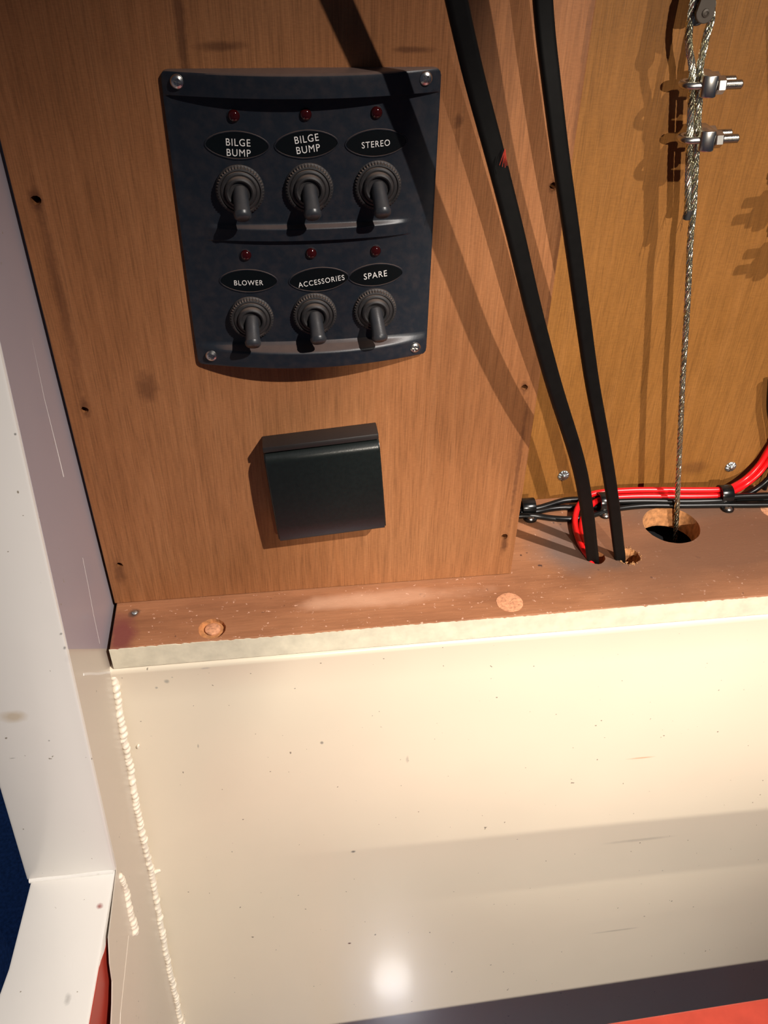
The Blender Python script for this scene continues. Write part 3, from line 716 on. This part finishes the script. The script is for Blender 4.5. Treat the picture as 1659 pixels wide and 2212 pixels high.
# clamp (rope grip): U-bolt, saddle, two nuts; local origin midway between the two rope legs
def clamp_meshes():
    ub = MB(); R_u = 4.4; pts = [Vector((20, -R_u, 0))]+[Vector((x, -R_u, 0)) for x in (14, 8, 2)]+[Vector((-2.0-R_u*math.sin(a)*1.0, -R_u*math.cos(a), 0)) for a in [i*PI/10 for i in range(11)]]+[Vector((x, R_u, 0)) for x in (2, 8, 14, 20)]
    ub.tube(pts, 1.75, 14)
    th = MB()
    for sy in (-R_u, R_u):
        prof = []; h = 12.6
        while h < 20.6: prof += [(1.85, h), (2.2, h+.22), (1.85, h+.44)]; h += .5
        prof.append((1.6, 20.9)); th.lathe(prof, (0, sy, 0), (1, 0, 0), 16)
    sd = MB()
    # saddle: block with a half-round seat
    pr = [(8.4, -7.4), (8.4, 7.4), (6.5, 8.3), (3.2, 7.9), (1.0, 6.6), (.9, 3.0), (2.2, 2.2), (2.9, 0), (2.2, -2.2), (.9, -3.0), (1.0, -6.6), (3.2, -7.9), (6.5, -8.3)]
    sd.hexa([(x, y, -4.9) for x, y in pr], [(x, y, 4.9) for x, y in pr])
    nt_ = MB()
    nt_.lathe([(3.6, 0), (4.1, .5), (4.1, 3.5), (3.6, 4.0)], (0, 0, 0), (1, 0, 0), 6)
    return ub.mesh('u_bolt', m_steel), th.mesh('thread', m_steel, angle=20), sd.mesh('saddle', m_steel, bevel=1.3), nt_.mesh('nut', m_steel, smooth=False)
cu_, ct_, cs_, cn_ = clamp_meshes()
def clamp(at, rz, ry, label, group='wire rope clamps'):
    r = empty('rope_clamp', at); r.rotation_euler = (0, ry, rz); tag(r, label, 'rope clamp', group)
    u = link('u_bolt', cu_, r); link('thread', ct_, u); link('saddle', cs_, r)
    for sy in (-4.4, 4.4): link('nut', cn_, r, (8.5, sy, 0), (.35, 0, 0))
    return r
clamp(onY(1502, 181, YR), math.radians(-6), math.radians(-3), 'upper stainless clamp gripping the wire rope just below its loop')
clamp(onY(1498, 298, YR), math.radians(-4), math.radians(-3), 'lower stainless clamp gripping the doubled wire rope')
# block with cheek plates at the top of the loop
ck = empty('rope_block', onY(1520, 25, YR)); tag(ck, 'dull brown plate block holding the wire rope loop at the top edge', 'block')
def cheek(c, r, up, y0, y1):
    b = MB(); n = 20; pts = [(c.x+r*math.cos(a), c.z+r*math.sin(a)) for a in [PI+PI*i/n for i in range(n+1)]]
    pts += [(c.x+r*.8, c.z+r*1.3), (c.x+r*.85, c.z+up), (c.x-r*.75, c.z+up), (c.x-r*.78, c.z+r*1.2)]
    b.hexa([(x, y0, z) for x, z in pts], [(x, y1, z) for x, z in pts]); return b
O1 = onY(1520, 25, YR)
cc = onY(1522, 27, YR-5.5); o = cheek(cc, 4.4, 60, YR-6.8, YR-4.6).build('cheek_plate', m_cheek, ck, org=O1, bevel=.4, smooth=False)
c3 = onY(1506, 34, YR+5); o = cheek(c3, 4.2, 60, YR+4.2, YR+6).build('cheek_plate', m_lidframe, ck, org=O1, bevel=.4, smooth=False); o['label'] = 'black rear plate'
b = MB(); b.lathe([(1.9, -13), (1.9, 0), (1.7, .5), (.9, .8), (.8, .3), (.1, .3)], (cc.x, YR-6.8, cc.z), (0, -1, 0), 20); b.build('pin', m_cheek, ck, org=O1)
# a second rope and its clamps just outside the right edge; their shadow falls into the picture
r2 = [onY(1790, -60, 424), onY(1785, 400, 424), onY(1772, 800, 424), onY(1760, 1068, 430)]
b = MB(); 
o2 = r2[-1]
rp2 = catmull([p+Vector((0, 0, 0)) for p in r2], 3)
f3 = None
rope2 = empty('wire_rope', o2); tag(rope2, 'second wire rope just outside the right edge of the picture', 'wire rope')
pp = resample(rp2, 1.5); ff = frame_path(pp)
for k in range(6):
    b = MB(); b.tube([p+(ff[i][0]*math.cos(2*PI*i*1.5/21+k*PI/3)+ff[i][1]*math.sin(2*PI*i*1.5/21+k*PI/3))*1.2 for i, p in enumerate(pp)], .72, 6); b.build('strand', m_rope, rope2, org=o2)
clamp(onY(1789, 383, 424), math.radians(186), 0, 'upper clamp on the second wire rope, outside the right edge')
clamp(onY(1784, 500, 424), math.radians(186), 0, 'lower clamp on the second wire rope, outside the right edge')

# ---------------------------------------------------------------- wires along the corner
def wire(name, pts, r, mt, label, cat='wire', group=None, step=2.5):
    b = MB(); b.tube(catmull(pts, step), r, 12); o = b.build(name, mt, org=ORG, angle=80); tag(o, label, cat, group); return o
Yw = YB-2.6
def onL(px, py, r): return onZ(px, py, LZ+r)
upper = [onY(1700, 905, 443), onY(1659, 972, 442), onY(1640, 1003, 440.5), onY(1615, 1030, 438), onY(1590, 1047, 434.5)]+[onL(x, y, 9.6) for x, y in ((1563, 1057), (1500, 1058.5), (1400, 1058), (1345, 1059.5), (1300, 1063))]
upper += [onL(1272, 1070, 8.8), onL(1254, 1086, 6.5), onL(1244, 1108, 4.2), onL(1242, 1135, 3), onL(1250, 1165, 3), onL(1263, 1190, 3), onL(1276, 1208, .5)]
upper.append(upper[-1]+Vector((3, -1.0, -9)))
wire('red_wire', upper, 1.98, m_redw, 'upper red wire along the corner, outermost of the two bends into the ledge hole', group='red wires')
low = [onY(1700, 940, 440), onY(1659, 997, 439.5), onY(1640, 1022, 438), onY(1612, 1046, 435.5), onY(1590, 1059, 432)]+[onL(x, y, 6.1) for x, y in ((1563, 1069.5), (1500, 1072), (1400, 1071.5), (1345, 1073), (1310, 1076))]
low += [onL(1288, 1083, 5.6), onL(1271, 1098, 4.4), onL(1260, 1118, 3.4), onL(1257, 1142, 3.4), onL(1263, 1168, 4.2), onL(1274, 1190, 4), onL(1284, 1203, .5)]
low.append(low[-1]+Vector((2, -.6, -9)))
wire('red_wire', low, 1.95, m_redw, 'lower red wire along the corner, inner of the two bends into the ledge hole', group='red wires')
k1 = [onY(1700, 985, 437), onY(1659, 1035, 435), onY(1625, 1062, 432), onY(1590, 1076, 428.5), onL(1563, 1081, 5.0), onL(1480, 1083, 4.6), onL(1400, 1082, 4.6), onL(1340, 1083, 4.6), onL(1300, 1084, 4.6), onL(1262, 1079, 4.8), onL(1220, 1081, 4.4), onL(1185, 1091, 3.6), onL(1160, 1098, 3), onL(1130, 1100, 3), onL(1100, 1106, 3)]
wire('black_wire', k1, 2.05, m_wire, 'uppermost black wire directly under the red wires, curving up at right', group='black wires')
k2 = [onL(1700, 1090, 2), onL(1620, 1091, 2), onL(1563, 1091, 2), onL(1480, 1092, 2), onL(1400, 1092, 2), onL(1345, 1097, 2), onL(1315, 1103, 2), onL(1290, 1110, 2), onL(1262, 1118, 2), onL(1225, 1121, 2), onL(1190, 1119, 2), onL(1162, 1115, 2.2), onL(1130, 1114, 3), onL(1105, 1116, 2.6)]
wire('black_wire', k2, 1.95, m_wire, 'lowest black wire lying on the ledge and looping forward behind the flat cables', group='black wires')
k3 = [onL(1700, 1078, 2), onL(1620, 1078, 2), onL(1563, 1079, 2), onL(1400, 1079, 2), onL(1330, 1086, 2), onL(1300, 1092, 2), onL(1260, 1096, 2), onL(1220, 1096, 2), onL(1190, 1099, 2), onL(1160, 1105, 2.2), onL(1130, 1107, 2.4), onL(1105, 1110, 2.4)]
wire('black_wire', k3, 1.95, m_wire, 'middle black wire lying flat on the ledge between the other two', group='black wires')
for (za, dy, lab) in ((6.2, 1072, 'right-hand black cable in the corner above the ledge, beyond the right clip'), (2.4, 1078, 'right-hand black cable on the ledge, lower of the pair beyond the right clip')):
    kk = [onL(1572, dy+2, za), onL(1600, dy, za), onL(1659, dy-2, za), onL(1760, dy-6, za)]
    wire('black_cable', kk, 2.1, m_wire, lab, 'cable', 'thick black cables')
b = None
wire('black_cable', [onY(1648, 1066, Yw-3.5), onY(1672, 990, Yw-3.5), onY(1668, 930, Yw-3.0), onY(1661, 880, Yw-3.), onY(1664, 820, Yw-3)], 1.6, m_wire, 'thin black cable climbing the bulkhead at the right edge', 'cable')
# P-clips
scr2 = scr_me
def pclip(x0, x1, loop, tab, label, sag=0):
    """loop: list of (y,z) closed ribbon outline; tab runs forward on the ledge."""
    org = Vector(((x0+x1)/2, tab[0], LZ)); e = empty('cable_clip', org); tag(e, label, 'cable clip', 'cable clips')
    b = MB(); n = len(loop); c_ = Vector((0, sum(p[0] for p in loop)/n, sum(p[1] for p in loop)/n)); vs = []
    for x in (x0, x1):
        for s_ in (1, .80):
            for y, z in loop: vs.append((x, c_.y+(y-c_.y)*s_, c_.z+(z-c_.z)*s_))
    fs = []
    for i in range(n):
        k = (i+1) % n; fs += [(i, k, 2*n+k, 2*n+i), (n+i, 3*n+i, 3*n+k, n+k), (i, n+i, n+k, k), (2*n+i, 2*n+k, 3*n+k, 3*n+i)]
    b.add(vs, fs); b.build('strap', m_clip, e, org=org, bevel=.25)
    b = MB(); w_ = (x1-x0)/2; xm = (x0+x1)/2; y1, y0 = tab; pts = [(xm-w_, y1), (xm+w_, y1)]+[(xm+w_*math.cos(a), y0-w_*math.sin(a)*.8) for a in [i*PI/10 for i in range(11)]]
    b.hexa([(x, y, LZ+.02) for x, y in pts], [(x, y, LZ+1.6) for x, y in pts]); b.build('tab', m_clip, e, org=org, bevel=.3)
    s_ = link('screw', scr_me, e, Vector((xm, y0, LZ+1.5))-org, (math.radians(-90), 0, .4)); s_.scale = (1.05,)*3
    return e
def oval(yc, zc, ry, rz, n=20): return [(yc+math.cos(2*PI*i/n)*ry, zc+math.sin(2*PI*i/n)*rz) for i in range(n)]
q1 = onZ(1573, 1096, LZ+1.5)
pm_ = onY(1563, 1062, 441)
pclip(q1.x-4.6, q1.x+3.6, oval(429.2, LZ+6.4, 6.6, 6.9), (431, q1.y-1.2), 'black cable clip screwed to the ledge right of the wire rope')
q2 = onZ(1146, 1119, LZ+1.5)
pclip(q2.x-4.5, q2.x+4.5, oval(q2.y+9, LZ+4.8, 6, 5), (q2.y+9, q2.y), 'black cable clip half hidden behind the plywood panel edge')
q3 = onZ(1308, 1112, LZ+1.5)
pclip(q3.x-3.5, q3.x+3.5, oval(429.8, LZ+6.4, 6.8, 7.0), (431, q3.y), 'black cable clip behind the right flat black cable')
# rosette-headed screws in the bulkhead
def rosette():
    b = MB(); n = 80; rows = []
    for r, h0, am in ((4.0, 0, 0), (4.0, .4, 0), (3.7, .9, .35), (2.6, 1.2, .5), (1.7, 1.3, .25), (1.5, 1.2, 0), (1.35, 1.9, 0), (.8, 2.3, 0), (.05, 2.4, 0)):
        rows.append([(r*math.cos(2*PI*i/n)*(1-.03*am*(1+math.cos(10*2*PI*i/n))), -(h0-am*(.5+.5*math.cos(10*2*PI*i/n))), r*math.sin(2*PI*i/n)) for i in range(n)])
    vs = [v for r in rows for v in r]
    fs = [(j*n+i, j*n+(i+1) % n, (j+1)*n+(i+1) % n, (j+1)*n+i) for j in range(len(rows)-1) for i in range(n)]+[tuple(range(n))[::-1], tuple((len(rows)-1)*n+i for i in range(n))]
    b.add(vs, fs); return b.mesh('screw', m_zinc, angle=60)
ro = rosette()
for px, py in ((1217, 1027), (1578, 1008)):
    p = onY(px, py, YB); o = bpy.data.objects.new('screw', ro); C.objects.link(o); o.parent = wall_back; o.location = M(p)
# the unseen bar added below the frame for its band of shade
rl = empty('grab_rail', (150, 108, -450)); tag(rl, 'varnished grab rail below the bottom edge of the picture', 'rail')
def band_bar():
    # the added bar stands between the fill lamp and the lower panel; its section fits the shaded band
    a = onCream(350, 1944); c = onCream(1659, 1807)
    src = Vector((150, 374, -260))-DB*1500
    t = .30
    p, q = a.lerp(src, t), c.lerp(src, t)
    return p, q
pa, pb = band_bar()
d_ = (pb-pa).normalized(); up = d_.cross(Vector((0, 1, 0))).normalized()
if up.z < 0: up = -up
b = MB(); p_, q_ = pa-d_*0, pb+d_*200
r_ = 20.0
sec = lambda c: [c+Vector((0, -9, 0))+up*r_*.8, c+Vector((0, -4, 0))+up*r_, c+Vector((0, 4, 0))+up*r_, c+Vector((0, 9, 0))+up*r_*.8, c+Vector((0, 9, 0))-up*r_*.8, c+Vector((0, 4, 0))-up*r_, c+Vector((0, -4, 0))-up*r_, c+Vector((0, -9, 0))-up*r_*.8]
b.hexa([tuple(v) for v in sec(p_)], [tuple(v) for v in sec(q_)])
print('RAIL', p_, q_)
b.build('rail_board', m_oak, rl, org=Vector((150, 108, -450)), smooth=False)


# unseen board added behind the viewer; its edge limits the fill light to the right of the switch panel
src = Vector((150, 374, -260))-DB*1500
e1 = Vector((88, 374, -80)).lerp(src, .80); e2 = Vector((-92, 310, -560)).lerp(src, .80)
dd = (e1-e2).normalized(); top_ = e1+dd*260; bot_ = e2-dd*260; lf = Vector((-1, 0, 0))*420
b = MB(); b.hexa([tuple(bot_), tuple(top_), tuple(top_+lf), tuple(bot_+lf)], [tuple(v+Vector((0, -18, 0))) for v in (bot_, top_, top_+lf, bot_+lf)])
o = b.build('door_leaf', m_oak, org=tuple(bot_), bevel=1.5, smooth=False); tag(o, 'varnished companionway door leaf standing open behind the viewer', 'door')
